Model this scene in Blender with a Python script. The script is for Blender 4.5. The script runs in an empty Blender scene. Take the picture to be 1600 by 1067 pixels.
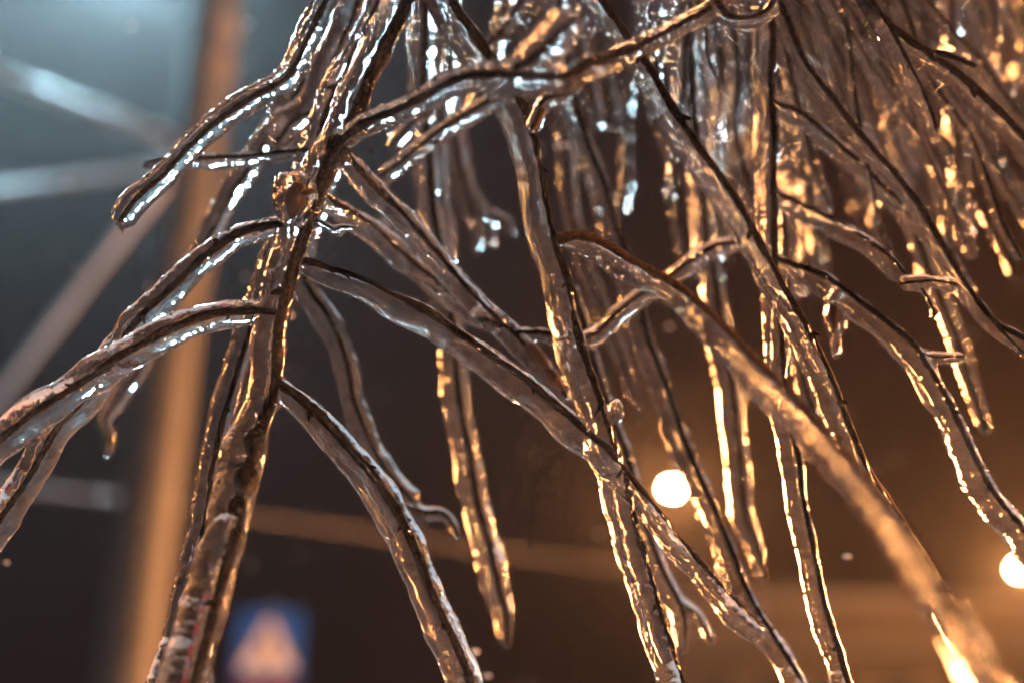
import bpy, bmesh, math, random
import numpy as np
from mathutils import Vector, Matrix, noise, kdtree

random.seed(7)
R = math.radians
SC = bpy.context.scene
COL = SC.collection

# ------------------------------------------------------------------ camera
LENS, W0, H0 = 35.0, 1600.0, 1067.0
FPX = W0 * LENS / 36.0
PITCH = R(21.0)
CAM = Vector((0, 0, 1.6))
D0 = 0.285                                   # focus distance, metres
RIGHT = Vector((1, 0, 0))
FWD = Vector((0, math.cos(PITCH), math.sin(PITCH)))
UP = Vector((0, -math.sin(PITCH), math.cos(PITCH)))
cd = bpy.data.cameras.new('camera')
cam = bpy.data.objects.new('camera', cd)
COL.objects.link(cam)
cam.location = CAM
cam.rotation_euler = (math.pi / 2 + PITCH, 0, 0)
cd.lens = LENS
cd.sensor_width = 36
cd.clip_start = 0.01
cd.clip_end = 500
cd.dof.use_dof = True
cd.dof.focus_distance = D0 * 1.0
cd.dof.aperture_fstop = 3.6
SC.camera = cam

# ------------------------------------------------------------------ night sky
w = bpy.data.worlds.new('World')
SC.world = w
w.use_nodes = True
bg = w.node_tree.nodes['Background']
bg.inputs['Color'].default_value = (0.55, 0.25, 0.19, 1)    # overcast night sky over street lighting
bg.inputs['Strength'].default_value = 0.019

# ------------------------------------------------------------------ exposure and sampling
SC.view_settings.view_transform = 'Standard'
SC.view_settings.look = 'None'
SC.view_settings.exposure = 0.2
SC.view_settings.gamma = 1.0
SC.view_settings.use_curve_mapping = False
SC.render.engine = 'CYCLES'
cy = SC.cycles
cy.max_bounces = 10
cy.transmission_bounces = 9
cy.glossy_bounces = 5
cy.diffuse_bounces = 2
cy.volume_bounces = 0
cy.transparent_max_bounces = 8
cy.caustics_refractive = True
cy.caustics_reflective = True
cy.blur_glossy = 0.3
cy.sample_clamp_indirect = 200.0
cy.use_denoising = True
cy.use_adaptive_sampling = True
cy.adaptive_threshold = 0.05
cy.adaptive_min_samples = 24

COLD = (0.50, 0.84, 1.0)
WARM = (1.0, 0.36, 0.11)
COLD_L, WARM_L, FAR_L, REAR_L = 850.0, 900.0, 7000.0, 1000.0
HAZE = 0.0023


def un(x, y, d):
    """photo position and distance along the view axis (metres) -> point in the place"""
    return CAM + d * (FWD + RIGHT * ((x - W0 / 2) / FPX) - UP * ((y - H0 / 2) / FPX))


# ------------------------------------------------------------------ materials
def mat(name):
    m = bpy.data.materials.new(name)
    m.use_nodes = True
    nt = m.node_tree
    nt.nodes.clear()
    out = nt.nodes.new('ShaderNodeOutputMaterial')
    return m, nt, out


def node(nt, typ, **kw):
    n = nt.nodes.new(typ)
    for k, v in kw.items():
        if k in n.inputs:
            n.inputs[k].default_value = v
        else:
            setattr(n, k, v)
    return n


def rough_mat(name, c1, c2, scale, rough=0.7, bump=0.3, dist=0.01, metallic=0.0, spec=0.5):
    m, nt, out = mat(name)
    tc = node(nt, 'ShaderNodeTexCoord')
    nz = node(nt, 'ShaderNodeTexNoise', Scale=scale, Detail=6.0, Roughness=0.6)
    nt.links.new(tc.outputs['Object'], nz.inputs['Vector'])
    rp = node(nt, 'ShaderNodeValToRGB')
    rp.color_ramp.elements[0].position = 0.35
    rp.color_ramp.elements[1].position = 0.68
    rp.color_ramp.elements[0].color = (*c1, 1)
    rp.color_ramp.elements[1].color = (*c2, 1)
    nt.links.new(nz.outputs['Fac'], rp.inputs['Fac'])
    b = node(nt, 'ShaderNodeBsdfPrincipled', Roughness=rough, Metallic=metallic)
    b.inputs['Specular IOR Level'].default_value = spec
    nt.links.new(rp.outputs['Color'], b.inputs['Base Color'])
    bp = node(nt, 'ShaderNodeBump', Strength=bump, Distance=dist)
    nt.links.new(nz.outputs['Fac'], bp.inputs['Height'])
    nt.links.new(bp.outputs['Normal'], b.inputs['Normal'])
    nt.links.new(b.outputs[0], out.inputs['Surface'])
    return m


def ice_mat(name, rough, cloud, fine):
    m, nt, out = mat(name)
    tc = node(nt, 'ShaderNodeTexCoord')
    n1 = node(nt, 'ShaderNodeTexNoise', Scale=1050.0, Detail=2.0, Roughness=0.65)
    n2 = node(nt, 'ShaderNodeTexNoise', Scale=400.0, Detail=1.5, Roughness=0.5)
    n3 = node(nt, 'ShaderNodeTexNoise', Scale=1100.0, Detail=3.0, Roughness=0.7)
    for n in (n1, n2, n3):
        nt.links.new(tc.outputs['Object'], n.inputs['Vector'])
    b1 = node(nt, 'ShaderNodeBump', Strength=fine, Distance=0.00045)
    nt.links.new(n1.outputs['Fac'], b1.inputs['Height'])
    b2 = node(nt, 'ShaderNodeBump', Strength=0.42, Distance=0.0011)
    nt.links.new(n2.outputs['Fac'], b2.inputs['Height'])
    nt.links.new(b1.outputs['Normal'], b2.inputs['Normal'])
    g = node(nt, 'ShaderNodeBsdfGlass', Roughness=rough, IOR=1.31)
    g.inputs['Color'].default_value = (0.97, 0.98, 0.99, 1)
    nt.links.new(b2.outputs['Normal'], g.inputs['Normal'])
    # milky air bubbles just under the skin of the ice
    df = node(nt, 'ShaderNodeBsdfDiffuse')
    df.inputs['Color'].default_value = (0.62, 0.62, 0.63, 1)
    nt.links.new(b2.outputs['Normal'], df.inputs['Normal'])
    tr = node(nt, 'ShaderNodeBsdfTranslucent')
    tr.inputs['Color'].default_value = (0.62, 0.62, 0.63, 1)
    mx = node(nt, 'ShaderNodeMixShader', Fac=0.45)
    nt.links.new(df.outputs[0], mx.inputs[1])
    nt.links.new(tr.outputs[0], mx.inputs[2])
    mr = node(nt, 'ShaderNodeMapRange')
    mr.inputs['From Min'].default_value = 0.48
    mr.inputs['From Max'].default_value = 0.66
    mr.inputs['To Min'].default_value = cloud * 0.12
    mr.inputs['To Max'].default_value = cloud * 1.8
    nt.links.new(n3.outputs['Fac'], mr.inputs['Value'])
    ms = node(nt, 'ShaderNodeMixShader')
    nt.links.new(mr.outputs[0], ms.inputs['Fac'])
    nt.links.new(g.outputs[0], ms.inputs[1])
    nt.links.new(mx.outputs[0], ms.inputs[2])
    nt.links.new(ms.outputs[0], out.inputs['Surface'])
    return m


def emit_mat(name, col, strength):
    m, nt, out = mat(name)
    e = node(nt, 'ShaderNodeEmission', Strength=strength)
    e.inputs['Color'].default_value = (*col, 1)
    nt.links.new(e.outputs[0], out.inputs['Surface'])
    return m


M = {
    'ice': ice_mat('clear_ice', 0.01, 0.075, 0.14),
    'bark': rough_mat('wet_bark', (0.003, 0.002, 0.0015), (0.009, 0.005, 0.003), 700, 0.7, 0.6, 0.0006, 0.0, 0.2),
    'bark_brown': rough_mat('brown_bark', (0.018, 0.009, 0.004), (0.085, 0.040, 0.017), 900, 0.75, 0.8, 0.0008),
    'bud': rough_mat('amber_bud', (0.02, 0.008, 0.003), (0.12, 0.05, 0.014), 500, 0.35, 0.4, 0.0006),
    'ground': rough_mat('trodden_snow', (0.16, 0.16, 0.17), (0.55, 0.56, 0.58), 0.9, 0.6, 0.5, 0.05),
    'pole': rough_mat('galvanised_pole', (0.06, 0.068, 0.076), (0.095, 0.105, 0.115), 7, 0.55, 0.25, 0.004, 0.0),
    'steel': rough_mat('painted_steel', (0.10, 0.10, 0.11), (0.16, 0.16, 0.17), 20, 0.5, 0.2, 0.003, 0.5),
    'wire': rough_mat('iced_cable', (0.45, 0.47, 0.5), (0.75, 0.78, 0.8), 30, 0.25, 0.5, 0.01, 0.0, 0.8),
    'plaster': rough_mat('ochre_plaster', (0.13, 0.10, 0.07), (0.19, 0.15, 0.11), 1.6, 0.85, 0.2, 0.02),
    'trim': rough_mat('pale_trim', (0.22, 0.19, 0.16), (0.28, 0.25, 0.21), 2.5, 0.8, 0.2, 0.02),
    'glass': rough_mat('dark_window', (0.02, 0.02, 0.025), (0.04, 0.04, 0.045), 2.0, 0.12, 0.05, 0.01),
    'blue': rough_mat('sign_blue', (0.016, 0.10, 0.48), (0.02, 0.12, 0.55), 6, 0.4, 0.05, 0.002),
    'white': rough_mat('sign_white', (0.76, 0.76, 0.75), (0.84, 0.84, 0.83), 6, 0.45, 0.05, 0.002),
    'black': rough_mat('sign_black', (0.012, 0.012, 0.014), (0.02, 0.02, 0.022), 6, 0.5, 0.05, 0.002),
    'red': rough_mat('sign_red', (0.42, 0.02, 0.02), (0.5, 0.03, 0.03), 6, 0.45, 0.05, 0.002),
    'snow': rough_mat('snow_flake', (0.8, 0.8, 0.82), (0.9, 0.9, 0.92), 300, 0.6, 0.1, 0.0005),
    'cold_lens': emit_mat('cold_lamp_lens', COLD, COLD_L),
    'warm_lens': emit_mat('warm_lamp_lens', WARM, WARM_L),
    'rear_fill': emit_mat('rear_fill_lens', (1.0, 0.46, 0.24), REAR_L),
    'far_lens': emit_mat('distant_lamp_lens', (1.0, 0.40, 0.12), FAR_L),
}


# ------------------------------------------------------------------ helpers
def tag(o, label=None, cat=None, group=None, kind=None):
    if label:
        o['label'] = label
    if cat:
        o['category'] = cat
    if group:
        o['group'] = group
    if kind:
        o['kind'] = kind
    return o


def empty(name, loc, label=None, cat=None, group=None):
    o = bpy.data.objects.new(name, None)
    COL.objects.link(o)
    o.location = loc
    o.empty_display_size = 0.02
    return tag(o, label, cat, group)


def link_mesh(name, me, m, parent=None, smooth=True):
    o = bpy.data.objects.new(name, me)
    COL.objects.link(o)
    if m is not None and not me.materials:
        me.materials.append(m)
    if smooth:
        me.polygons.foreach_set('use_smooth', [True] * len(me.polygons))
    if parent:
        o.parent = parent
    return o


def from_bm(name, bm, m, parent=None, smooth=False):
    me = bpy.data.meshes.new(name)
    bm.normal_update()
    bm.to_mesh(me)
    bm.free()
    return link_mesh(name, me, m, parent, smooth)


def box_bm(bm, c, s, rot=None):
    mtx = Matrix.Translation(c) @ (rot.to_4x4() if rot else Matrix.Identity(4)) @ Matrix.Diagonal((*s, 1))
    return bmesh.ops.create_cube(bm, size=1, matrix=mtx)


def box(name, c, s, m, parent=None, bevel=0.0, rot=None):
    bm = bmesh.new()
    box_bm(bm, Vector(c), s, rot)
    if bevel:
        bmesh.ops.bevel(bm, geom=bm.edges[:], offset=bevel, segments=2, affect='EDGES')
    return from_bm(name, bm, m, parent)


def catmull(P, step):
    """P: list of equal-length tuples whose first three values are a point; resampled about every step"""
    A = np.array(P, float)
    A = np.vstack([2 * A[0] - A[1], A, 2 * A[-1] - A[-2]])
    out = []
    for i in range(1, len(A) - 2):
        p0, p1, p2, p3 = A[i - 1], A[i], A[i + 1], A[i + 2]
        n = max(2, int(np.linalg.norm(p2[:3] - p1[:3]) / step))
        for k in range(n):
            t = k / n
            out.append(0.5 * ((2 * p1) + (-p0 + p2) * t + (2 * p0 - 5 * p1 + 4 * p2 - p3) * t * t
                              + (-p0 + 3 * p1 - 3 * p2 + p3) * t ** 3))
    out.append(A[-2])
    return np.array(out)


def tube(C, rad, seg, noise_fn=None, cap=True):
    """closed tube round the polyline C with radius rad[i]; returns verts, faces"""
    n = len(C)
    T = np.gradient(C, axis=0)
    T /= np.linalg.norm(T, axis=1)[:, None] + 1e-12
    u = np.cross(T[0], (0.31, 0.2, 0.93))
    u /= np.linalg.norm(u)
    verts, faces = [], []
    for i in range(n):
        u = u - T[i] * np.dot(u, T[i])
        u /= np.linalg.norm(u) + 1e-12
        v = np.cross(T[i], u)
        for k in range(seg):
            a = 2 * math.pi * k / seg
            d = u * math.cos(a) + v * math.sin(a)
            r = rad[i]
            if noise_fn:
                r *= noise_fn(C[i] + d * r, i)
            verts.append(C[i] + d * r)
    for i in range(n - 1):
        for k in range(seg):
            k2 = (k + 1) % seg
            faces.append((i * seg + k, i * seg + k2, (i + 1) * seg + k2, (i + 1) * seg + k))
    if cap:
        verts.append(C[0] - T[0] * rad[0] * 0.3)
        verts.append(C[-1] + T[-1] * rad[-1] * 0.3)
        a, b = len(verts) - 2, len(verts) - 1
        for k in range(seg):
            k2 = (k + 1) % seg
            faces.append((a, k2, k))
            faces.append((b, (n - 1) * seg + k, (n - 1) * seg + k2))
    return verts, faces


def mesh_from(name, verts, faces):
    me = bpy.data.meshes.new(name)
    me.from_pydata([tuple(v) for v in verts], [], faces)
    me.update()
    return me


# ------------------------------------------------------------------ ice-coated branches
class P:
    """one twig: photo points (x, y, relative distance[, ice half-width px]), traced along the bark"""
    def __init__(s, pts, ri=28, rc=7, off=(-10, 5), name='side_twig', tip=True, start=False, buds=0, bark='bark',
                 lump=1.0, drip=0, label=None):
        s.pts, s.ri, s.rc, s.off, s.name, s.tip, s.start, s.buds, s.bark, s.lump, s.drip, s.label = \
            pts, ri, rc, off, name, tip, start, buds, bark, lump, drip, label


SEED = [0]
BUD_MESH = {}


def bud_mesh():
    if 'b' not in BUD_MESH:
        bm = bmesh.new()
        bmesh.ops.create_uvsphere(bm, u_segments=8, v_segments=6, radius=1.0)
        for v in bm.verts:
            if v.co.z > 0:
                v.co.x *= 1 - 0.55 * v.co.z
                v.co.y *= 1 - 0.55 * v.co.z
                v.co.z *= 1.5
        me = bpy.data.meshes.new('bud')
        bm.to_mesh(me)
        bm.free()
        me.polygons.foreach_set('use_smooth', [True] * len(me.polygons))
        me.materials.append(M['bark'])
        BUD_MESH['b'] = me
    return BUD_MESH['b']


def sample_path(p, base):
    rows = []
    for q in p.pts:
        x, y, d = q[:3]
        d = d * D0
        ri = 0.76 * (q[3] if len(q) > 3 else p.ri) * d / FPX
        rc = 0.64 * p.rc * d / FPX
        c = un(x, y, d) - base
        o = (RIGHT * p.off[0] - UP * p.off[1]) * d / FPX
        rows.append((c.x, c.y, c.z, ri, rc, o.x, o.y, o.z))
    d0 = p.pts[len(p.pts) // 2][2] * D0
    return catmull(rows, 5.5 * d0 / FPX)


def branch(name, label, paths, cat='branch', group=None, voxel=0.00075, extra_ice=None):
    SEED[0] += 1
    sd = SEED[0] * 13.7
    x, y, d = paths[0].pts[0][:3]
    base = un(x, y, d * D0)
    root = empty(name, base, label, cat, group)
    V, F, owners = [], [], []
    ice_samples = []
    cores = []
    for pi, p in enumerate(paths):
        S = sample_path(p, base)
        n = len(S)
        C, ri, rc, off = S[:, :3].copy(), S[:, 3].copy(), S[:, 4].copy(), S[:, 5:8]
        step = np.linalg.norm(np.diff(C, axis=0), axis=1).mean()
        # slight natural kinks of the bark
        for i in range(n):
            nv = noise.noise_vector(Vector(C[i]) * 45 + Vector((sd, pi, 0)))
            C[i] += np.array(nv) * 0.0011 * min(1, i / 6)
        t = np.arange(n)
        # bark radius: tapers, swells at nodes
        rcv = rc * (1.12 - 0.35 * t / n) * np.array([1 + 0.16 * noise.noise(Vector((t_ * step * 160, sd, 3 + pi))) for t_ in t])
        tipn = max(3, int(ri[-1] * 1.1 / step))
        # ------- ice radius along the twig: slow swelling, beads where water froze while running down
        lum = np.array([1 + p.lump * (0.15 * noise.noise(Vector((k * step * 90, sd + 5, pi)))
                                      + 0.06 * noise.noise(Vector((k * step * 240, sd + 9, pi)))) for k in range(n)])
        rv = ri * lum
        if p.tip:
            for k in range(tipn + 1):
                i = n - 1 - k
                if i >= 0:
                    f = 1 - (1 - k / tipn) ** 2
                    rv[i] *= max(0.12, math.sqrt(max(0, f)))
        if p.start:
            for k in range(tipn + 1):
                f = 1 - (1 - k / tipn) ** 2
                if k < n:
                    rv[k] *= max(0.12, math.sqrt(max(0, f)))
        # the ice hangs to the lee and underside of the bark
        fade = np.clip(t / 6.0, 0.2 if pi else 1, 1)[:, None]
        wob = np.array([1 + 0.35 * noise.noise(Vector((k * step * 70, sd + 20, pi))) for k in range(n)])[:, None]
        IC = C + off * fade * wob
        if p.tip and len(C) > tipn + 3:
            C2, rc2 = C[:n - tipn // 2], rcv[:n - tipn // 2].copy()
        else:
            C2, rc2 = C, rcv.copy()
        cv, cf = tube(C2, rc2, 9, lambda q, i: 1 + 0.22 * noise.noise(Vector(q) * 800 + Vector((sd, 0, 0))))
        cores.append((cv, cf, C2, rc2))

        def nf(q, i, L=p.lump):
            v = Vector(q)
            return 1 + L * (0.15 * noise.noise(v * 130 + Vector((sd, 0, 0))) + 0.07 * noise.noise(v * 330 + Vector((0, sd, 0))))
        iv, fi = tube(IC, rv, 14, nf)
        o = len(V)
        V += [tuple(q) for q in iv]
        F += [tuple(a + o for a in f) for f in fi]
        for k in range(0, n):
            ice_samples.append((IC[k], pi))
        # knobs where drops froze on the surface
        kr = random.Random(int(sd * 10) + pi)
        for k in range(int(n / 16)):
            i = kr.randrange(4, max(5, n - 5))
            if i >= n:
                continue
            a = kr.uniform(0, 6.28)
            side = (RIGHT * math.cos(a) + UP * math.sin(a) * .7 - FWD * kr.uniform(-.6, .6)).normalized()
            q = np.array(IC[i]) + np.array(side) * rv[i] * .72
            rr = rv[i] * kr.uniform(.28, .5)
            tt = np.array(Vector(C[min(i + 1, n - 1)] - C[i - 1]).normalized())
            kc = np.array([q + tt * rr * f * 1.5 for f in (-1, -.6, 0, .6, 1)])
            iv, fi = tube(kc, rr * np.array([.25, .75, 1, .75, .25]), 8)
            o = len(V)
            V += [tuple(b) for b in iv]
            F += [tuple(b + o for b in f) for f in fi]
        if p.drip:
            # frozen drops hanging from the underside
            for k in range(p.drip):
                i = int(n * (k + 0.6) / (p.drip + 0.4)) - 2
                i = min(max(i, 2), n - 3)
                L = ri[i] * random.uniform(0.7, 1.1)
                a = IC[i] + np.array((0, 0, -1)) * ri[i] * 0.55
                pts = [a + np.array((random.uniform(-.1, .1), 0, -1)) * L * f for f in np.linspace(0, 1, 9)]
                rr = ri[i] * np.array([.55, .48, .4, .34, .31, .31, .32, .27, .1])
                iv, fi = tube(np.array(pts), rr, 10)
                o = len(V)
                V += [tuple(q) for q in iv]
                F += [tuple(b + o for b in f) for f in fi]
                ice_samples.append((pts[4], pi))
    for e in (extra_ice or []):
        # ice knobs: (x, y, distance, rx, ry px, path index)
        x, y, d, rx, ry, pi = e
        c = un(x, y, d * D0) - base
        s = d * D0 / FPX
        bm = bmesh.new()
        bmesh.ops.create_icosphere(bm, subdivisions=3, radius=1)
        o = len(V)
        for v in bm.verts:
            k = 1 + 0.10 * noise.noise(v.co * 1.7 + Vector((sd, x, y)))
            q = c + (RIGHT * v.co.x * rx + UP * v.co.y * ry + FWD * v.co.z * rx * 0.9) * s * k
            V.append(tuple(q))
        bm.verts.index_update()
        F += [tuple(a.index + o for a in f.verts) for f in bm.faces]
        bm.free()
        ice_samples.append((np.array(c), pi))
    # fuse into one continuous coat, then cut it into the coat of each twig
    tmp = bpy.data.objects.new('tmp', mesh_from('tmp', V, F))
    COL.objects.link(tmp)
    rm = tmp.modifiers.new('r', 'REMESH')
    rm.mode = 'VOXEL'
    rm.voxel_size = voxel
    sm = tmp.modifiers.new('s', 'SMOOTH')
    sm.factor = 0.5
    sm.iterations = 3
    dg = bpy.context.evaluated_depsgraph_get()
    full = bpy.data.meshes.new_from_object(tmp.evaluated_get(dg))
    tm = tmp.data
    bpy.data.objects.remove(tmp)
    bpy.data.meshes.remove(tm)
    nv, nfc = len(full.vertices), len(full.polygons)
    co = np.empty(nv * 3)
    full.vertices.foreach_get('co', co)
    co = co.reshape(-1, 3)
    no = np.empty(nv * 3)
    full.vertices.foreach_get('normal', no)
    no = no.reshape(-1, 3)
    if len(paths) == 1:
        vo = None
    else:
        kd = kdtree.KDTree(len(ice_samples))
        for i, (q, pi) in enumerate(ice_samples):
            kd.insert(Vector(q), i)
        kd.balance()
        vo = np.array([ice_samples[kd.find(Vector(q))[1]][1] for q in co])
    lv = np.empty(len(full.loops), int)
    full.loops.foreach_get('vertex_index', lv)
    ls = np.empty(nfc, int)
    full.polygons.foreach_get('loop_start', ls)
    lt = np.empty(nfc, int)
    full.polygons.foreach_get('loop_total', lt)
    fo = vo[lv[ls]] if vo is not None else None
    objs = []
    for pi, p in enumerate(paths):
        cv, cf, C2, rc2 = cores[pi]
        core = link_mesh('twig' if pi == 0 else p.name, mesh_from('twig', cv, cf), M[p.bark], root)
        if p.label:
            core['label'] = p.label
        holder = root if pi == 0 else core
        if vo is None:
            me = full
        else:
            idx = np.nonzero(fo == pi)[0]
            if len(idx) == 0:
                continue
            fl = [lv[ls[i]:ls[i] + lt[i]] for i in idx]
            used = np.unique(np.concatenate(fl))
            remap = np.full(nv, -1)
            remap[used] = np.arange(len(used))
            me = bpy.data.meshes.new('ice_coating')
            me.from_pydata(co[used].tolist(), [], [remap[f].tolist() for f in fl])
            me.polygons.foreach_set('use_smooth', [True] * len(me.polygons))
            me.normals_split_custom_set_from_vertices(no[used].tolist())
        me.name = 'ice_coating'
        link_mesh('ice_coating', me, M['ice'], holder)
        # buds along the bark
        for k in range(p.buds):
            i = int(len(C2) * (k + 0.5 + random.uniform(-.25, .25)) / p.buds)
            i = min(max(i, 1), len(C2) - 2)
            T = Vector(C2[i + 1] - C2[i - 1]).normalized()
            s = (RIGHT * random.choice((-1, 1)) + UP * random.uniform(-1, 0.6) - FWD * random.uniform(0, .5))
            s = (s - T * s.dot(T)).normalized()
            dr = (s * 0.8 + T * 0.7).normalized()
            b = bpy.data.objects.new('bud', bud_mesh())
            COL.objects.link(b)
            b.parent = holder
            b.location = Vector(C2[i]) + s * rc2[i] * 1.0
            b.rotation_euler = dr.to_track_quat('Z', 'X').to_euler()
            r = rc2[i] * random.uniform(0.55, 0.85)
            b.scale = (r, r, r * random.uniform(1.3, 2.1))
    if vo is not None:
        bpy.data.meshes.remove(full)
    return root, base


def bud_in_ice(root, base, x, y, d, rx, ry, ang, name='bud', m='bud', parent=None):
    """amber bud frozen into the ice; ang: direction of its tip in the picture plane"""
    c = un(x, y, d * D0) - base
    s = d * D0 / FPX
    bm = bmesh.new()
    bmesh.ops.create_uvsphere(bm, u_segments=14, v_segments=10, radius=1)
    for v in bm.verts:
        if v.co.z > 0:
            v.co.x *= 1 - 0.6 * v.co.z
            v.co.y *= 1 - 0.6 * v.co.z
        k = 1 + 0.12 * noise.noise(v.co * 2.4 + Vector((x, y, 0)))
        v.co *= k
    o = from_bm(name, bm, M[m], parent or root, True)
    dr = (RIGHT * math.cos(ang) + UP * math.sin(ang))
    o.location = c
    o.rotation_euler = dr.to_track_quat('Z', 'X').to_euler()
    o.scale = (rx * s, rx * s, ry * s)
    return o


# ------------------------------------------------------------------ ground
def build_ground():
    n = 60
    xs = np.linspace(-150, 150, n)
    verts, faces = [], []
    for y in xs:
        for x in xs:
            verts.append((x, y, 0.12 * noise.noise(Vector((x * .21, y * .21, 0)))))
    for j in range(n - 1):
        for i in range(n - 1):
            faces.append((j * n + i, j * n + i + 1, (j + 1) * n + i + 1, (j + 1) * n + i))
    g = link_mesh('ground', mesh_from('ground', verts, faces), M['ground'])
    tag(g, 'trodden snow on the ground below the branches', kind='structure')


build_ground()


def cyl(name, a, b, r0, r1, m, parent=None, seg=20):
    a, b = Vector(a), Vector(b)
    C = np.array([a.lerp(b, t) for t in np.linspace(0, 1, 8)])
    v, f = tube(C, np.linspace(r0, r1, 8), seg)
    return link_mesh(name, mesh_from(name, v, f), m, parent)


def lens_dome(name, c, r, m, parent, squash=0.55, axis=None):
    bm = bmesh.new()
    bmesh.ops.create_uvsphere(bm, u_segments=12, v_segments=8, radius=r)
    for v in bm.verts:
        v.co.z *= squash
        if v.co.z > 0:
            v.co.z *= 0.25
    o = from_bm(name, bm, m, parent, True)
    o.location = c
    return o


def lamp_head(parent, c, direction, r, lens_m):
    """cobra-style head: housing over a bowl lens; c in the parent's space"""
    bm = bmesh.new()
    bmesh.ops.create_uvsphere(bm, u_segments=18, v_segments=10, radius=1)
    for v in bm.verts:
        v.co = Vector((v.co.x * r * 2.0, v.co.y * r * 1.15, v.co.z * r * (0.55 if v.co.z > 0 else 0.12)))
    h = from_bm('lamp_housing', bm, M['steel'], parent, True)
    h.location = Vector(c) + Vector((0, 0, r * 0.16))
    h.rotation_euler = (0, 0, math.atan2(direction.y, direction.x))
    return h, lens_dome('lamp_lens', c, r, lens_m, parent)


# ------------------------------------------------------------------ the pole at the left with its cold lamp
PX, PY = -1.5, 4.1


def build_pole():
    root = empty('utility_pole', (PX, PY, 0), 'tall blurred steel pole on the left carrying the overhead wires', 'pole')
    cyl('pole', (0, 0, 0), (0, 0, 7.2), 0.125, 0.098, M['pole'], root, 28)
    cyl('base_collar', (0, 0, 0), (0, 0, 0.35), 0.19, 0.17, M['pole'], root, 28)
    for z in (4.62, 4.86, 3.55):
        cyl('wire_clamp', (0, 0, z - .03), (0, 0, z + .03), 0.128, 0.128, M['steel'], root, 24)


build_pole()


# ------------------------------------------------------------------ overhead wires
def wire(label, a, b, sag, r, group='overhead wires'):
    a, b = Vector(a), Vector(b)
    mid = (a + b) / 2
    root_loc = a
    n = 60
    C = []
    for i in range(n + 1):
        t = i / n
        p = a.lerp(b, t)
        p.z -= sag * 4 * t * (1 - t)
        C.append(p - root_loc)
    rad = np.array([r * (1 + .35 * noise.noise(Vector((i * .8, a.x, a.z)))) for i in range(n + 1)])
    v, f = tube(np.array(C), rad, 10)
    o = link_mesh('overhead_wire', mesh_from('overhead_wire', v, f), M['wire'])
    o.location = root_loc
    tag(o, label, 'wire', group)
    return o


def on_pole(px_y):
    # height at which the pole's axis crosses this photo row
    v = (H0 / 2 - px_y) / FPX
    d = PY / (FWD.y + UP.y * v)
    return Vector((PX, PY, CAM.z + d * (FWD.z + UP.z * v)))


wire('brightest iced wire sloping down to the pole in the upper left corner', on_pole(222) + Vector((-.1, 0, 0)),
     un(-420, -55, 7.5), 0.02, 0.034)
wire('faint iced wire running nearly level to the pole below the bright one', on_pole(258) + Vector((-.1, 0, 0)),
     un(-520, 350, 8.0), 0.03, 0.02)
wire('pale diagonal wire descending steeply leftwards from the pole', on_pole(262) + Vector((-.1, 0, 0)),
     un(-300, 1010, 24.0), 0.0, 0.03)
wire('dim iced wire low behind the leftmost branches', on_pole(778) + Vector((-.1, 0, 0)),
     un(-420, 690, 4.6), 0.02, 0.012)
wire('faint warm wire crossing the dark middle below the branches', on_pole(790) + Vector((.1, 0, 0)),
     un(1500, 945, 16), 0.05, 0.002)


# ------------------------------------------------------------------ street lamps
def hanging_lamp(label, x, y, d, r):
    c = un(x, y, d)
    root = empty('street_lamp', c, label, 'street lamp', 'orange street lamps in the distance')
    lens_dome('lamp_lens', (0, 0, 0), r, M['far_lens'], root, 0.9)
    bm = bmesh.new()
    bmesh.ops.create_cone(bm, cap_ends=True, segments=20, radius1=r * 1.35, radius2=r * .5, depth=r * 1.1)
    h = from_bm('lamp_shade', bm, M['steel'], root, True)
    h.location = (0, 0, r * 0.85)
    cyl('hanger_rod', (0, 0, r * 1.35), (0, 0, r * 1.35 + .5), .02, .02, M['steel'], root, 8)
    return c + Vector((0, 0, r * 1.35 + .5))


a1 = hanging_lamp('round glowing orange street lamp low in the middle of the picture', 1050, 762, 27, 0.105)
a2 = hanging_lamp('glowing orange street lamp cut by the right edge of the picture', 1594, 887, 36, 0.135)


def arm_lamp(label, base, height, direction, reach, r, lens_m):
    root = empty('street_lamp', base, label, 'street lamp')
    cyl('pole', (0, 0, 0), (0, 0, height), .09, .055, M['steel'], root)
    e = Vector((0, 0, height)) + direction * reach + Vector((0, 0, .25))
    cyl('lamp_arm', (0, 0, height - .05), e, .035, .03, M['steel'], root, 12)
    lamp_head(root, e + direction * r - Vector((0, 0, .06)), direction, r, lens_m)


def lamp_at(label, c, direction, reach, r, lens_m):
    b = c - direction * (reach + r) - Vector((0, 0, .19))
    arm_lamp(label, (b.x, b.y, 0), b.z, direction, reach, r, lens_m)


def double_lamp(label, c1, c2, r, lens_m):
    """mast between two heads at c1 and c2 (same height)"""
    b = (c1 + c2) / 2
    root = empty('street_lamp', (b.x, b.y, 0), label, 'street lamp')
    cyl('pole', (0, 0, 0), (0, 0, b.z + .2), .12, .07, M['steel'], root)
    for c in (c1, c2):
        q = c - Vector((b.x, b.y, 0))
        d = Vector((q.x, q.y, 0)).normalized()
        cyl('lamp_arm', (0, 0, b.z), q - d * r * 1.5 + Vector((0, 0, .12)), .04, .035, M['steel'], root, 12)
        lamp_head(root, q, d, r, lens_m)


double_lamp('cold white double street lamp just above the frame at upper left', un(190, -105, 16.0), un(-230, -105, 16.0), .5, M['cold_lens'])


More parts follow.
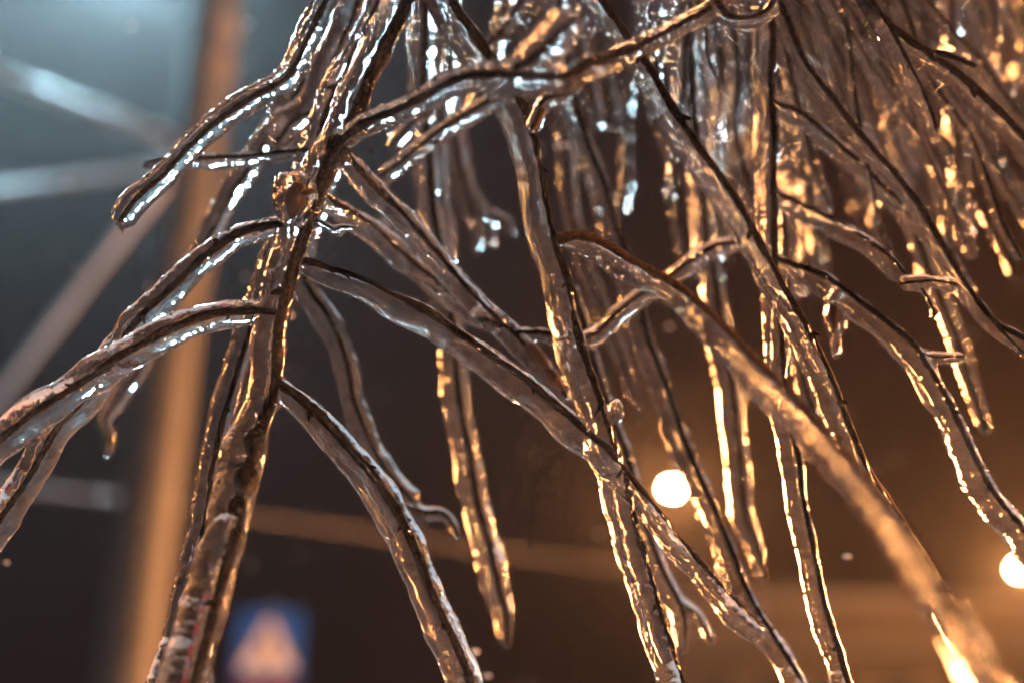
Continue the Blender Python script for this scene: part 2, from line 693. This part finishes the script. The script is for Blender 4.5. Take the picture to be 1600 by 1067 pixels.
def globe_lantern(label, c, r, lens_m):
    root = empty('street_lamp', (c.x, c.y, 0), label, 'street lamp')
    cyl('pole', (0, 0, 0), (0, 0, c.z - r * .9), .07, .045, M['steel'], root)
    cyl('collar', (0, 0, c.z - r * 1.15), (0, 0, c.z - r * .85), .05, .11, M['steel'], root)
    bm = bmesh.new()
    bmesh.ops.create_icosphere(bm, subdivisions=2, radius=r)
    o = from_bm('lamp_globe', bm, lens_m, root, True)
    o.location = (0, 0, c.z)
    cyl('cap', (0, 0, c.z + r * .92), (0, 0, c.z + r * 1.1), .12, .03, M['steel'], root)


globe_lantern('farther orange globe lantern beyond the right edge of the frame', un(2700, 850, 6.0), .36, M['warm_lens'])
globe_lantern('nearer orange globe lantern beyond the right edge of the frame', un(2750, 690, 4.2), .30, M['warm_lens'])
lamp_at('tall orange street lamp high beyond the right edge of the frame', un(3300, 60, 6.5), Vector((-1, 0, 0)), 1.2, .46, M['warm_lens'])
lamp_at('unseen orange fill lamp added on a pole behind the viewer', Vector((2.6, -4.2, 5.8)), Vector((-1, 0, 0)), .8, .25, M['rear_fill'])  # added out of view as front fill, to brighten the ice bodies


# ------------------------------------------------------------------ crossing sign
def build_sign():
    c = un(420, 1006, 11.0)
    root = empty('crossing_sign', (c.x, c.y, 0), 'blurred blue square pedestrian crossing sign with white triangle at the bottom',
                 'road sign')
    z = c.z
    cyl('post', (0, .06, 0), (0, .06, z + .42), .035, .035, M['steel'], root, 14)
    box('plate', (0, 0, z), (.72, .02, .72), M['blue'], root, .006)

    def poly(name, pts, y, m):
        bm = bmesh.new()
        vs = [bm.verts.new((p[0], y, z + p[1])) for p in pts]
        f = bm.faces.new(vs)
        r = bmesh.ops.extrude_face_region(bm, geom=[f])
        bmesh.ops.translate(bm, vec=(0, .004, 0), verts=[g for g in r['geom'] if isinstance(g, bmesh.types.BMVert)])
        bmesh.ops.recalc_face_normals(bm, faces=bm.faces[:])
        return from_bm(name, bm, m, root)
    poly('white_triangle', [(-.31, -.27), (.31, -.27), (0, .29)], -.017, M['white'])
    poly('walking_figure', [(-.04, .06), (.03, .07), (.05, 0), (.10, -.05), (.08, -.07), (.035, -.03), (.02, -.09), (.07, -.16),
                            (.11, -.23), (.08, -.24), (.03, -.17), (-.01, -.12), (-.06, -.2), (-.12, -.235), (-.13, -.21),
                            (-.08, -.17), (-.04, -.09), (-.04, -.02), (-.07, -.04), (-.09, -.09), (-.11, -.08), (-.09, -.02)],
         -.023, M['black'])
    hd = [(.0 + .035 * math.cos(a), .115 + .035 * math.sin(a)) for a in np.linspace(0, 2 * math.pi, 14)[:-1]]
    poly('figure_head', hd, -.023, M['black'])
    box('lower_plate', (0, 0, z - .74), (.62, .02, .52), M['red'], root, .006)


build_sign()


# ------------------------------------------------------------------ low building on the right
def build_building():
    x0, x1, y0 = 7.2, 42.0, 46.0
    root = empty('building', (x0, y0, 0), 'blurred low building with pale cornice lit orange at lower right', 'building')
    L = x1 - x0
    box('wall', (L / 2, 4, 3.42), (L, 8, 6.85), M['plaster'], root)
    box('cornice', (L / 2, -.2, 6.7), (L + .6, .7, .34), M['trim'], root, .03)
    box('string_course', (L / 2, -.12, 4.86), (L + .2, .28, .2), M['trim'], root, .02)
    box('canopy', (L / 2, -.7, 4.55), (L + .2, 1.5, .18), M['steel'], root, .02)
    box('plinth', (L / 2, -.06, .35), (L + .1, .16, .7), M['trim'], root, .02)
    k = 0
    x = 1.6
    while x < L - 1:
        f = box('window', (x, -.03, 2.6), (1.7, .1, 2.2), M['trim'], root, .02)
        for s in (-.4, .4):
            box('pane', (x + s, -.075, 2.6), (.7, .03, 2.0), M['glass'], f)
        x += 2.7
        k += 1
    rf = box('roof', (L / 2, 4, 6.98), (L + .7, 8.6, .22), M['steel'], root, .02)


build_building()
# ------------------------------------------------------------------ the main branch on the left with its side twigs
main_paths = [
    P([(690, -130, 1.02), (640, -15, 1.01), (607, 60, 1.0), (572, 140, 1.0), (548, 200, 1.0), (515, 262, 1.0), (492, 320, 1.0),
       (467, 385, 1.0), (450, 440, 1.0), (437, 500, 1.0), (432, 560, 1.0), (425, 610, .995), (408, 660, .98, 38), (392, 720, .96, 45),
       (376, 790, .94, 48), (362, 850, .92, 44), (345, 910, .90, 46), (325, 985, .88, 52), (300, 1075, .86, 56), (280, 1160, .85)],
      36, 15, (-14, 4), buds=5, tip=False),
    # left, lower
    P([(432, 487, 1.0, 22), (385, 487, 1.0, 26), (330, 493, .995, 32), (270, 515, .99, 35), (200, 552, .98, 38), (135, 590, .97, 40),
       (70, 636, .96, 41), (0, 690, .95, 42), (-90, 760, .94, 42)], 36, 8, (-2, 4), buds=4, tip=False,
      label='thick iced side twig arching down to the left edge'),
    # left, upper
    P([(452, 350, 1.0, 20), (415, 353, 1.0, 24), (365, 368, 1.01, 26), (315, 402, 1.02, 30), (265, 452, 1.03, 31), (215, 505, 1.03, 32),
       (160, 590, 1.03, 34), (100, 660, 1.02, 36), (55, 730, 1.01, 37), (-5, 815, 1.0, 38), (-60, 900, 1.0)], 32, 7, (-3, 5), buds=4,
      tip=False, label='iced side twig dropping steeply to the left edge'),
    # right, long diagonal
    P([(472, 408, 1.0, 20), (520, 424, 1.0, 24), (575, 440, 1.0, 26), (625, 466, 1.0, 29), (680, 497, 1.0, 31), (730, 532, 1.0, 32),
       (780, 570, 1.0, 31), (830, 606, 1.0, 32), (880, 646, 1.0, 32), (930, 690, 1.0, 28), (965, 730, 1.01, 26), (1010, 782, 1.02, 24),
       (1060, 840, 1.04, 24), (1110, 898, 1.06, 24), (1155, 945, 1.07, 25), (1198, 985, 1.08, 22)], 30, 8, (-6, 11), buds=6,
      label='long iced side twig running diagonally to the lower right'),
    # lower arch
    P([(432, 598, 1.0, 22), (465, 622, 1.0, 27), (505, 655, .995, 30), (545, 697, .99, 33), (582, 745, .985, 36), (613, 795, .98, 38),
       (640, 845, .975, 38), (662, 895, .97, 38), (687, 955, .965, 38), (712, 1015, .96, 38), (738, 1080, .955), (760, 1160, .95)],
      36, 9, (-5, 5), buds=5, tip=False, label='arched iced side twig leaving the frame at the bottom'),
    # up to the right, with the fork
    P([(505, 262, 1.0, 24), (525, 232, .98, 24), (560, 200, .96, 26), (631, 168, .93, 26), (690, 138, .90, 27), (740, 120, .87, 29),
       (800, 114, .83, 38), (855, 120, .82, 34), (893, 120, .83, 27), (925, 104, .88, 26), (965, 86, .93, 24), (1020, 60, .95, 24),
       (1075, 32, .96, 23), (1115, 10, .96, 22), (1180, -60, .97)], 26, 6.5, (1, 3), buds=4, tip=False,
      label='iced side twig rising to the upper right past a fork'),
    P([(805, 113, .83, 30), (832, 92, .82, 38), (862, 64, .81, 42), (880, 48, .81, 42), (905, 28, .81, 36)], 38, 7, (-2, 0),
      label='stubby blurred ice-covered spur of the fork'),
    P([(900, 125, .84, 16), (886, 146, .9, 18), (855, 158, .95, 19), (840, 180, .96, 17), (829, 206, .97, 17)], 18, 4, (0, 2), lump=.6,
      label='short dripping spur with amber bark'),
    # two twigs behind, down to the amber node
    P([(532, 236, 1.0, 16), (548, 250, 1.03, 22), (600, 306, 1.08, 28), (655, 366, 1.1, 28), (705, 425, 1.1, 26), (766, 485, 1.1, 24),
       (805, 524, 1.1, 26), (838, 558, 1.1, 27), (865, 592, 1.1, 22), (886, 622, 1.1, 15)], 25, 5, (-3, 4), buds=3,
      label='iced side twig ending in an amber bud beside the long hanging branch'),
    P([(492, 300, 1.0, 16), (520, 318, 1.06, 22), (590, 362, 1.14, 26), (665, 428, 1.14, 24), (732, 478, 1.13, 22), (790, 515, 1.11, 20)],
      24, 5, (-4, 4), buds=2),
    P([(800, 522, 1.1, 16), (845, 518, 1.11, 15), (890, 532, 1.12, 17), (930, 522, 1.13, 19), (970, 488, 1.14, 20), (1015, 452, 1.15, 20),
       (1060, 418, 1.17, 19), (1110, 388, 1.18, 18), (1165, 372, 1.2, 15)], 18, 5, (0, 4), label='thin iced twig curving up to the right'),
    # little hook on the right of the node
    P([(478, 342, 1.0, 9), (505, 347, .99, 11), (525, 357, .985, 10), (535, 352, .985, 9), (560, 353, .985, 8)], 10, 2, (0, 1), lump=.5,
      label='tiny clear ice hook beside the ice knob'),
]
root, base = branch('icy_branch', 'large dark branch on the left with many ice-coated side twigs', main_paths, voxel=.00062,
                    extra_ice=[(462, 312, .985, 35, 42, 0), (448, 290, .985, 22, 22, 0), (530, 360, .985, 8, 12, 11),
                               (352, 845, .905, 32, 42, 0), (385, 752, .93, 20, 30, 0), (372, 800, .92, 17, 26, 0), (318, 965, .885, 24, 44, 0), (398, 690, .95, 16, 24, 0), (522, 238, .985, 26, 24, 5)])
bud_in_ice(root, base, 460, 316, .978, 15, 30, -1.75)
bud_in_ice(root, base, 482, 300, .972, 6, 14, 0.2)
bud_in_ice(root, base, 840, 560, 1.1, 11, 30, -0.85)
bud_in_ice(root, base, 866, 594, 1.1, 9, 24, -0.9)
bud_in_ice(root, base, 842, 184, .955, 7, 22, -2.0)

# ------------------------------------------------------------------ the straight hanging branch in the middle
mid_paths = [
    P([(640, -140, 1.02), (698, -15, 1.0), (735, 45, 1.0), (770, 95, 1.0), (803, 145, 1.0), (826, 200, 1.0), (845, 262, 1.0), (858, 330, 1.0),
       (873, 398, 1.0), (887, 450, 1.0), (898, 505, 1.0), (918, 565, 1.0), (940, 640, 1.0), (958, 700, 1.01), (978, 765, 1.02),
       (1003, 860, 1.03), (1032, 960, 1.03), (1068, 1075, 1.03), (1100, 1170, 1.03)], 32, 10, (-15, 4), buds=8, tip=False),
    P([(872, 372, 1.0, 12), (905, 371, .99, 18), (950, 385, .98, 20), (990, 410, .97, 22), (1040, 440, .95, 24), (1085, 470, .92, 25),
       (1130, 512, .89, 27), (1175, 558, .86, 29), (1225, 608, .83, 32), (1285, 672, .79, 32), (1340, 735, .75, 33), (1395, 800, .71, 34),
       (1445, 870, .67, 37), (1500, 965, .63, 40), (1565, 1080, .6, 42), (1620, 1180, .6)], 30, 13, (-12, 14), buds=3, tip=False,
      bark='bark_brown', label='bare-topped brown side twig thickening towards the viewer at lower right'),
]
root, base = branch('icy_branch', 'straight iced branch hanging from top middle with its bark along one edge', mid_paths, voxel=.0007,
                    extra_ice=[(962, 642, .99, 14, 22, 0), (835, 835, 1.2, 1, 1, 0)][:1])

# ------------------------------------------------------------------ the long diagonal on the right
branch('icy_branch', 'long black iced branch slanting from top centre down to the right',
       [P([(860, -130, 1.0), (930, -15, 1.0), (985, 70, 1.0), (1022, 125, 1.0), (1062, 190, 1.0), (1102, 250, 1.0), (1150, 320, 1.0),
           (1192, 390, 1.0), (1224, 450, 1.0), (1262, 520, 1.01), (1297, 585, 1.02), (1320, 650, 1.03), (1350, 725, 1.04), (1388, 785, 1.05),
           (1430, 850, 1.06), (1490, 950, 1.07), (1560, 1080, 1.08)], 25, 11, (-14, 6), buds=9, tip=False)], voxel=.00065)

# ------------------------------------------------------------------ vertical branch with the right-hand side twigs
vert_paths = [
    P([(1208, -140, 1.12), (1205, 0, 1.12), (1203, 120, 1.12), (1207, 250, 1.12), (1208, 380, 1.12), (1215, 480, 1.11), (1224, 600, 1.1),
       (1240, 700, 1.09), (1256, 790, 1.08), (1278, 900, 1.07), (1304, 1000, 1.06), (1328, 1080, 1.05), (1350, 1170, 1.05)],
      25, 7, (-9, 2), buds=6, tip=False),
    P([(1209, 405, 1.12, 16), (1250, 418, 1.11, 22), (1296, 438, 1.1, 24), (1364, 487, 1.09, 25), (1431, 552, 1.08, 27), (1475, 620, 1.08, 28),
       (1515, 700, 1.08, 28), (1550, 765, 1.08, 30), (1585, 815, 1.08, 30), (1640, 890, 1.08)], 26, 6, (-8, 7), buds=3, tip=False,
      label='iced side twig sweeping down to the right edge above the cut lamp'),
    P([(1431, 552, 1.08, 14), (1460, 556, 1.07, 14), (1490, 555, 1.06, 13), (1508, 556, 1.06, 14)], 15, 2.5, (0, 1), lump=.5,
      label='short horizontal ice-capped spur'),
    P([(1208, 302, 1.12, 14), (1250, 318, 1.12, 17), (1300, 342, 1.11, 19), (1350, 374, 1.1, 20), (1392, 404, 1.09, 20), (1418, 432, 1.08, 18)],
      18, 5, (-5, 6), buds=2, label='thin iced side twig ending at the horizontal drop'),
    P([(1410, 443, 1.07, 16), (1440, 441, 1.06, 18), (1464, 441, 1.05, 13), (1482, 445, 1.05, 19), (1500, 449, 1.05, 17)], 16, 3, (0, 2), lump=.4,
      label='horizontal clear ice drop with two shining knobs'),
    P([(1440, 448, 1.06, 8), (1454, 470, 1.06, 8), (1462, 490, 1.06, 8), (1450, 502, 1.06, 7)], 8, 3, (0, 0), lump=.4,
      label='small dark curl under the horizontal drop'),
    P([(1205, 160, 1.12, 14), (1249, 180, 1.14, 18), (1330, 243, 1.16, 20), (1374, 290, 1.16, 20), (1431, 340, 1.16, 20), (1485, 405, 1.16, 19),
       (1530, 480, 1.17, 17)], 19, 5, (-5, 5), buds=2),
]
root, base = branch('icy_branch', 'nearly vertical iced branch right of centre with twigs sweeping to the right', vert_paths, voxel=.0008,
                    extra_ice=[(1304, 495, 1.14, 19, 34, 1), (1306, 535, 1.14, 9, 26, 1), (1306, 458, 1.12, 12, 18, 1)])
bud_in_ice(root, base, 1303, 492, 1.13, 9, 24, -1.5)

# ------------------------------------------------------------------ other traced branches
B = branch
B('icy_branch', 'thin dark iced branch crossing the right-hand tangle to the right edge',
  [P([(1160, -120, 1.08), (1222, 12, 1.08), (1262, 98, 1.08), (1330, 196, 1.08), (1397, 272, 1.08), (1448, 340, 1.08), (1499, 428, 1.07),
      (1549, 502, 1.06), (1592, 528, 1.05), (1660, 560, 1.05)], 17, 7, (-4, 5), buds=5, tip=False),
   P([(1549, 502, 1.06, 10), (1580, 530, 1.05, 10), (1620, 570, 1.05, 10)], 10, 3, (0, 2), tip=False)])
B('icy_twig', 'sharp iced twig tip hanging at the upper right with a rounded end',
  [P([(1310, -120, .98), (1362, -5, .98), (1403, 64, .98), (1432, 120, .98), (1452, 170, .98), (1466, 212, .98)], 18, 6, (-9, 3), buds=2),
   P([(1440, 132, .98, 6), (1449, 140, .975, 7), (1452, 152, .975, 5)], 6, 2, (0, 0), lump=.3)], 'twig', voxel=.0006)
B('icy_branch', 'black iced branch crossing the upper right corner with a bud along it',
  [P([(1300, -60, .99), (1370, 20, .99), (1420, 62, .99), (1462, 90, .99), (1500, 118, .99), (1545, 160, .99), (1605, 218, .99), (1680, 290, .99)],
     19, 12, (-7, 9), buds=3, tip=False),
   P([(1462, 82, .98, 8), (1490, 90, .97, 9), (1515, 100, .965, 9), (1530, 106, .965, 8)], 9, 5, (0, 0), lump=.4,
     label='dark pointed bud lying along the branch')], voxel=.00065)
B('icy_twig', 'forked iced twig tip curling at the top edge right of centre',
  [P([(1100, -60, .95), (1118, -5, .95), (1135, 26, .95), (1165, 30, .95), (1196, 18, .95), (1212, -8, .95)], 15, 7, (0, 6))], 'twig')
B('icy_twig', 'iced twig ending in a big drop at the upper left',
  [P([(560, -120, 1.08), (512, -10, 1.07), (478, 70, 1.06), (448, 122, 1.06), (398, 150, 1.06), (345, 190, 1.05), (295, 232, 1.04),
      (250, 278, 1.03), (215, 312, 1.02, 29), (186, 350, 1.01, 24)], 27, 6, (-3, 4), buds=3),
   P([(186, 340, 1.01, 15), (190, 352, 1.01, 11), (193, 366, 1.01, 6)], 12, 1, (0, 0), lump=.3)], 'twig')
B('icy_twig', 'thin brilliant white iced twig pointing left beneath the dropped twig end',
  [P([(640, -120, 1.12), (590, 10, 1.12), (545, 100, 1.11), (510, 180, 1.11), (485, 250, 1.11), (465, 330, 1.12), (440, 420, 1.13)],
     24, 8, (-8, 3), buds=3, tip=True),
   P([(488, 236, 1.11, 13), (440, 238, 1.12, 15), (380, 246, 1.13, 16), (320, 250, 1.14, 16), (265, 250, 1.15, 12), (222, 257, 1.15, 8)],
     14, 4, (0, 5), label='white glinting side twig pointing left')], 'twig')
B('icy_twig', 'blurred iced twig descending behind the pole side with a bent drop at its end',
  [P([(600, -120, 1.2), (545, -5, 1.2), (500, 90, 1.2), (455, 160, 1.21), (398, 250, 1.22), (350, 330, 1.23), (305, 405, 1.24), (262, 480, 1.25),
      (225, 560, 1.25), (200, 605, 1.25)], 26, 6, (-4, 3)),
   P([(208, 590, 1.25, 20), (185, 625, 1.25, 19), (163, 655, 1.25, 15), (170, 690, 1.25, 11), (162, 722, 1.25, 9)], 16, 3, (0, 0), lump=.5)],
  'twig', voxel=.001)
B('icy_twig', 'gold-edged iced twig hugging the left side of the main branch downwards',
  [P([(470, 300, 1.1), (430, 400, 1.09), (395, 500, 1.08), (372, 570, 1.07), (352, 650, 1.06), (332, 740, 1.04), (318, 830, 1.02), (300, 910, 1.0),
      (272, 1000, .98), (248, 1080, .97), (225, 1160, .96)], 27, 6, (-5, 2), buds=3, tip=False, start=True)], 'twig', voxel=.0008)
B('icy_twig', 'brilliant white thick iced twig at the top edge left of the main branch',
  [P([(600, -120, 1.15), (562, -10, 1.15), (540, 50, 1.15), (515, 110, 1.15), (490, 165, 1.16), (455, 190, 1.17), (425, 230, 1.18)], 34, 6, (-6, 2))],
  'twig', voxel=.0009)
B('icy_twig', 'blurred iced twig arching down behind the junction to a curled drop',
  [P([(640, -120, 1.22), (590, 40, 1.22), (530, 220, 1.2), (480, 380, 1.18), (478, 440, 1.18), (512, 495, 1.18), (542, 560, 1.18), (556, 630, 1.18),
      (584, 700, 1.18), (618, 755, 1.18), (648, 790, 1.18)], 27, 6, (-2, 3), buds=2),
   P([(630, 785, 1.18, 16), (660, 800, 1.18, 17), (692, 800, 1.18, 14), (710, 820, 1.18, 11), (714, 842, 1.18, 9)], 14, 5, (0, 2), lump=.4,
     label='curled icy drop at the twig end')], 'twig', voxel=.0009)
B('icy_twig', 'long blurred icicle-like twig hanging alone left of centre, gold on one edge',
  [P([(655, -120, 1.25), (664, 0, 1.25), (662, 120, 1.25), (666, 230, 1.25), (676, 330, 1.25), (692, 420, 1.25), (705, 520, 1.25), (722, 640, 1.25),
      (740, 740, 1.25), (758, 830, 1.25), (776, 910, 1.25), (793, 965, 1.25, 20), (796, 1014, 1.25, 11)], 29, 7, (-4, 0), buds=3)],
  'twig', voxel=.001)
B('icy_twig', 'blurred iced twig ending in three finger-like drops left of the straight branch',
  [P([(690, -120, 1.38), (692, 20, 1.38), (700, 130, 1.38), (714, 230, 1.38), (735, 310, 1.38), (758, 345, 1.38)], 26, 5, (0, 2)),
   P([(735, 320, 1.38, 16), (745, 360, 1.38, 13), (746, 402, 1.38, 9)], 13, 2, (0, 0)),
   P([(752, 335, 1.38, 16), (766, 360, 1.38, 13), (768, 394, 1.38, 9)], 13, 2, (0, 0)),
   P([(758, 335, 1.38, 16), (788, 345, 1.38, 14), (806, 372, 1.38, 11)], 13, 2, (0, 0))], 'twig', voxel=.0011)
B('icy_twig', 'white glinting iced twig crossing under the forked twig at top centre',
  [P([(960, -60, 1.15), (890, 50, 1.15), (815, 125, 1.15), (755, 165, 1.15), (690, 205, 1.15), (635, 245, 1.15), (590, 280, 1.15)], 20, 4, (0, 4))],
  'twig', voxel=.0009)
B('icy_twig', 'shorter glinting iced twig parallel above the white crossing twig',
  [P([(860, -60, 1.22), (790, 40, 1.22), (720, 120, 1.22), (660, 175, 1.22), (610, 235, 1.22)], 18, 4, (0, 3))], 'twig', voxel=.0009)
B('icy_twig', 'bright white blurred twig hanging at top left of the straight branch',
  [P([(705, -120, 1.3), (702, 0, 1.3), (700, 80, 1.3), (690, 170, 1.3), (686, 260, 1.3), (695, 350, 1.3), (702, 420, 1.3)], 22, 4, (0, 2))],
  'twig', voxel=.001)
B('icy_twig', 'golden white blurred twig at the top edge right of the straight branch',
  [P([(810, -120, 1.25), (792, -10, 1.25), (778, 60, 1.25), (760, 130, 1.25), (735, 190, 1.25)], 22, 4, (0, 2))], 'twig', voxel=.001)
B('icy_twig', 'dim blurred iced twig right of the straight branch ending in a small drop',
  [P([(870, -120, 1.4), (876, 60, 1.4), (880, 180, 1.4), (888, 290, 1.4), (905, 390, 1.4), (935, 470, 1.4), (965, 540, 1.4), (985, 600, 1.4, 14),
      (998, 662, 1.4, 9)], 20, 4, (0, 1))], 'twig', voxel=.0012)
B('icy_twig', 'long gold-beaded blurred twig passing left of the round lamp',
  [P([(860, -120, 1.25), (880, 60, 1.25), (905, 190, 1.25), (940, 280, 1.25), (965, 360, 1.25), (990, 450, 1.25), (1015, 540, 1.24), (1045, 620, 1.23),
      (1080, 715, 1.21), (1115, 800, 1.19), (1150, 885, 1.16), (1190, 965, 1.13), (1225, 1020, 1.12), (1262, 1085, 1.11), (1300, 1160, 1.1)],
     25, 6, (-8, 2), tip=False, buds=3)], 'twig', voxel=.0009)
B('icy_twig', 'blurred iced twig hanging right of the round lamp with golden core and small drop',
  [P([(1060, -120, 1.3), (1075, 80, 1.3), (1090, 250, 1.3), (1103, 370, 1.3), (1115, 450, 1.3), (1132, 540, 1.3), (1146, 630, 1.3), (1155, 720, 1.3),
      (1162, 800, 1.3), (1180, 850, 1.3, 18), (1198, 912, 1.3, 10)], 27, 6, (-4, 0), buds=2)], 'twig', voxel=.001)
B('icy_twig', 'gold-beaded twig close right of the straight branch ending in two drops',
  [P([(890, 440, 1.16), (925, 560, 1.17), (960, 660, 1.18), (985, 740, 1.19), (1010, 825, 1.2), (1040, 900, 1.2), (1066, 960, 1.2), (1074, 1022, 1.2, 9)],
     23, 6, (-5, 2), start=True),
   P([(1060, 940, 1.2, 16), (1090, 962, 1.2, 13), (1112, 1012, 1.2, 10)], 13, 2, (0, 0))], 'twig', voxel=.001)
B('icy_twig', 'blurred gold-beaded twig tip hanging below the horizontal drop at right',
  [P([(1380, 250, 1.25), (1420, 340, 1.25), (1455, 430, 1.25), (1485, 510, 1.25), (1510, 580, 1.25), (1532, 640, 1.25), (1545, 682, 1.25, 12)],
     20, 5, (0, 2), start=True)], 'twig', voxel=.001)
B('icy_twig', 'lone blurred twig hanging against the dark upper right',
  [P([(1478, -120, 1.35), (1485, 30, 1.35), (1494, 150, 1.35), (1500, 260, 1.35), (1508, 376, 1.35)], 23, 4, (-2, 0))], 'twig', voxel=.0011)
B('icy_twig', 'gold-spotted blurred twig just right of the vertical branch at mid height',
  [P([(1225, 330, 1.22), (1228, 430, 1.22), (1240, 520, 1.22), (1255, 590, 1.22), (1275, 650, 1.22, 14)], 20, 4, (0, 1), start=True)], 'twig', voxel=.001)
B('icy_twig', 'short blurred twig with a hanging drop below the fork at top centre',
  [P([(880, -80, 1.35), (905, 60, 1.35), (925, 140, 1.35), (940, 212, 1.35, 12)], 17, 4, (0, 0))], 'twig', voxel=.0012)
B('icy_twig', 'dim blurred twig tip just right of the hanging drop at top centre',
  [P([(920, -80, 1.5), (940, 80, 1.5), (955, 160, 1.5), (966, 220, 1.5, 12)], 17, 4, (0, 0))], 'twig', voxel=.0012)

# ------------------------------------------------------------------ the out-of-focus tangle behind, upper right and top centre
rng = random.Random(21)
tangle = []
for k in range(40):
    x0 = 1000 + 460 * (k + rng.uniform(-.5, .5)) / 40
    d = rng.uniform(1.18, 1.75)
    L = rng.uniform(150, 500) * (1.0 if x0 > 1080 else .7)
    lean = (x0 - 1010) / 430 * .6 + rng.choice((-1, 1)) * rng.uniform(0, .32)
    tangle.append((x0, d, L, lean, 0))
for k in range(26):
    x0 = 1030 + 420 * (k + rng.uniform(-.5, .5)) / 26
    tangle.append((x0, rng.uniform(1.14, 1.5), rng.uniform(200, 560), (x0 - 1010) / 430 * .7 + rng.uniform(-.2, .25), 0))
for k in range(8):
    x0 = 1460 + 20 * k + rng.uniform(-8, 8)
    tangle.append((x0, rng.uniform(1.3, 1.9), rng.uniform(50, 180), rng.uniform(-.1, .5), 1))
for k in range(5):
    tangle.append((820 + 25 * k + rng.uniform(-8, 8), rng.uniform(1.4, 1.9), rng.uniform(90, 240), rng.uniform(0, .3), 2))
TL = [('blurred ice-coated twig hanging in the dense tangle right of top centre', 'twigs of the tangle right of top centre'),
      ('short blurred iced twig hanging in the far upper right corner', 'short twigs in the upper right corner'),
      ('short blurred iced twig hanging at top centre beside the fork', 'short twigs at top centre')]
for (x0, d, L, lean, kind) in tangle:
    pts = []
    n = 6
    for i in range(n):
        t = i / (n - 1)
        y = -90 + (L + 90) * t
        x = x0 + lean * (y + 20) * (1 - .15 * t) + rng.uniform(-9, 9)
        pts.append((x, y, d + .05 * math.sin(3 * t + x0)))
    r = rng.uniform(10, 18)
    branch('icy_twig', TL[kind][0], [P(pts, r, rng.uniform(2.5, 4.5), (-3, 2), lump=1.5)],
           'twig', TL[kind][1], voxel=.0012)

# ------------------------------------------------------------------ flakes of sleet in the air
bm = bmesh.new()
rs = random.Random(5)
for k in range(900):
    d = rs.uniform(.35, 5.0)
    p = un(rs.uniform(-100, 1700), rs.uniform(-80, 1150), d)
    r = rs.uniform(.0006, .0016)
    bmesh.ops.create_icosphere(bm, subdivisions=1, radius=r, matrix=Matrix.Translation(p) @ Matrix.Rotation(rs.uniform(0, 6), 4, 'X')
                               @ Matrix.Diagonal((1.2, .8, .5, 1)))
fl = from_bm('falling_snow', bm, M['snow'])
tag(fl, 'tiny sleet flakes drifting in the night air', 'snow', kind='stuff')

# ------------------------------------------------------------------ haze of the sleet-filled air
bm = bmesh.new()
box_bm(bm, Vector((3, 23, 7.2)), (100, 84, 16.8))
hz = from_bm('haze', bm, None)
hm, nt, out = mat('sleet_haze')
pv = node(nt, 'ShaderNodeVolumePrincipled', Density=HAZE, Anisotropy=0.82)
pv.inputs['Color'].default_value = (0.86, 0.82, 0.82, 1)
nt.links.new(pv.outputs[0], out.inputs['Volume'])
hz.data.materials.append(hm)
tag(hz, 'thin haze of sleet glowing round the lamps', kind='stuff')
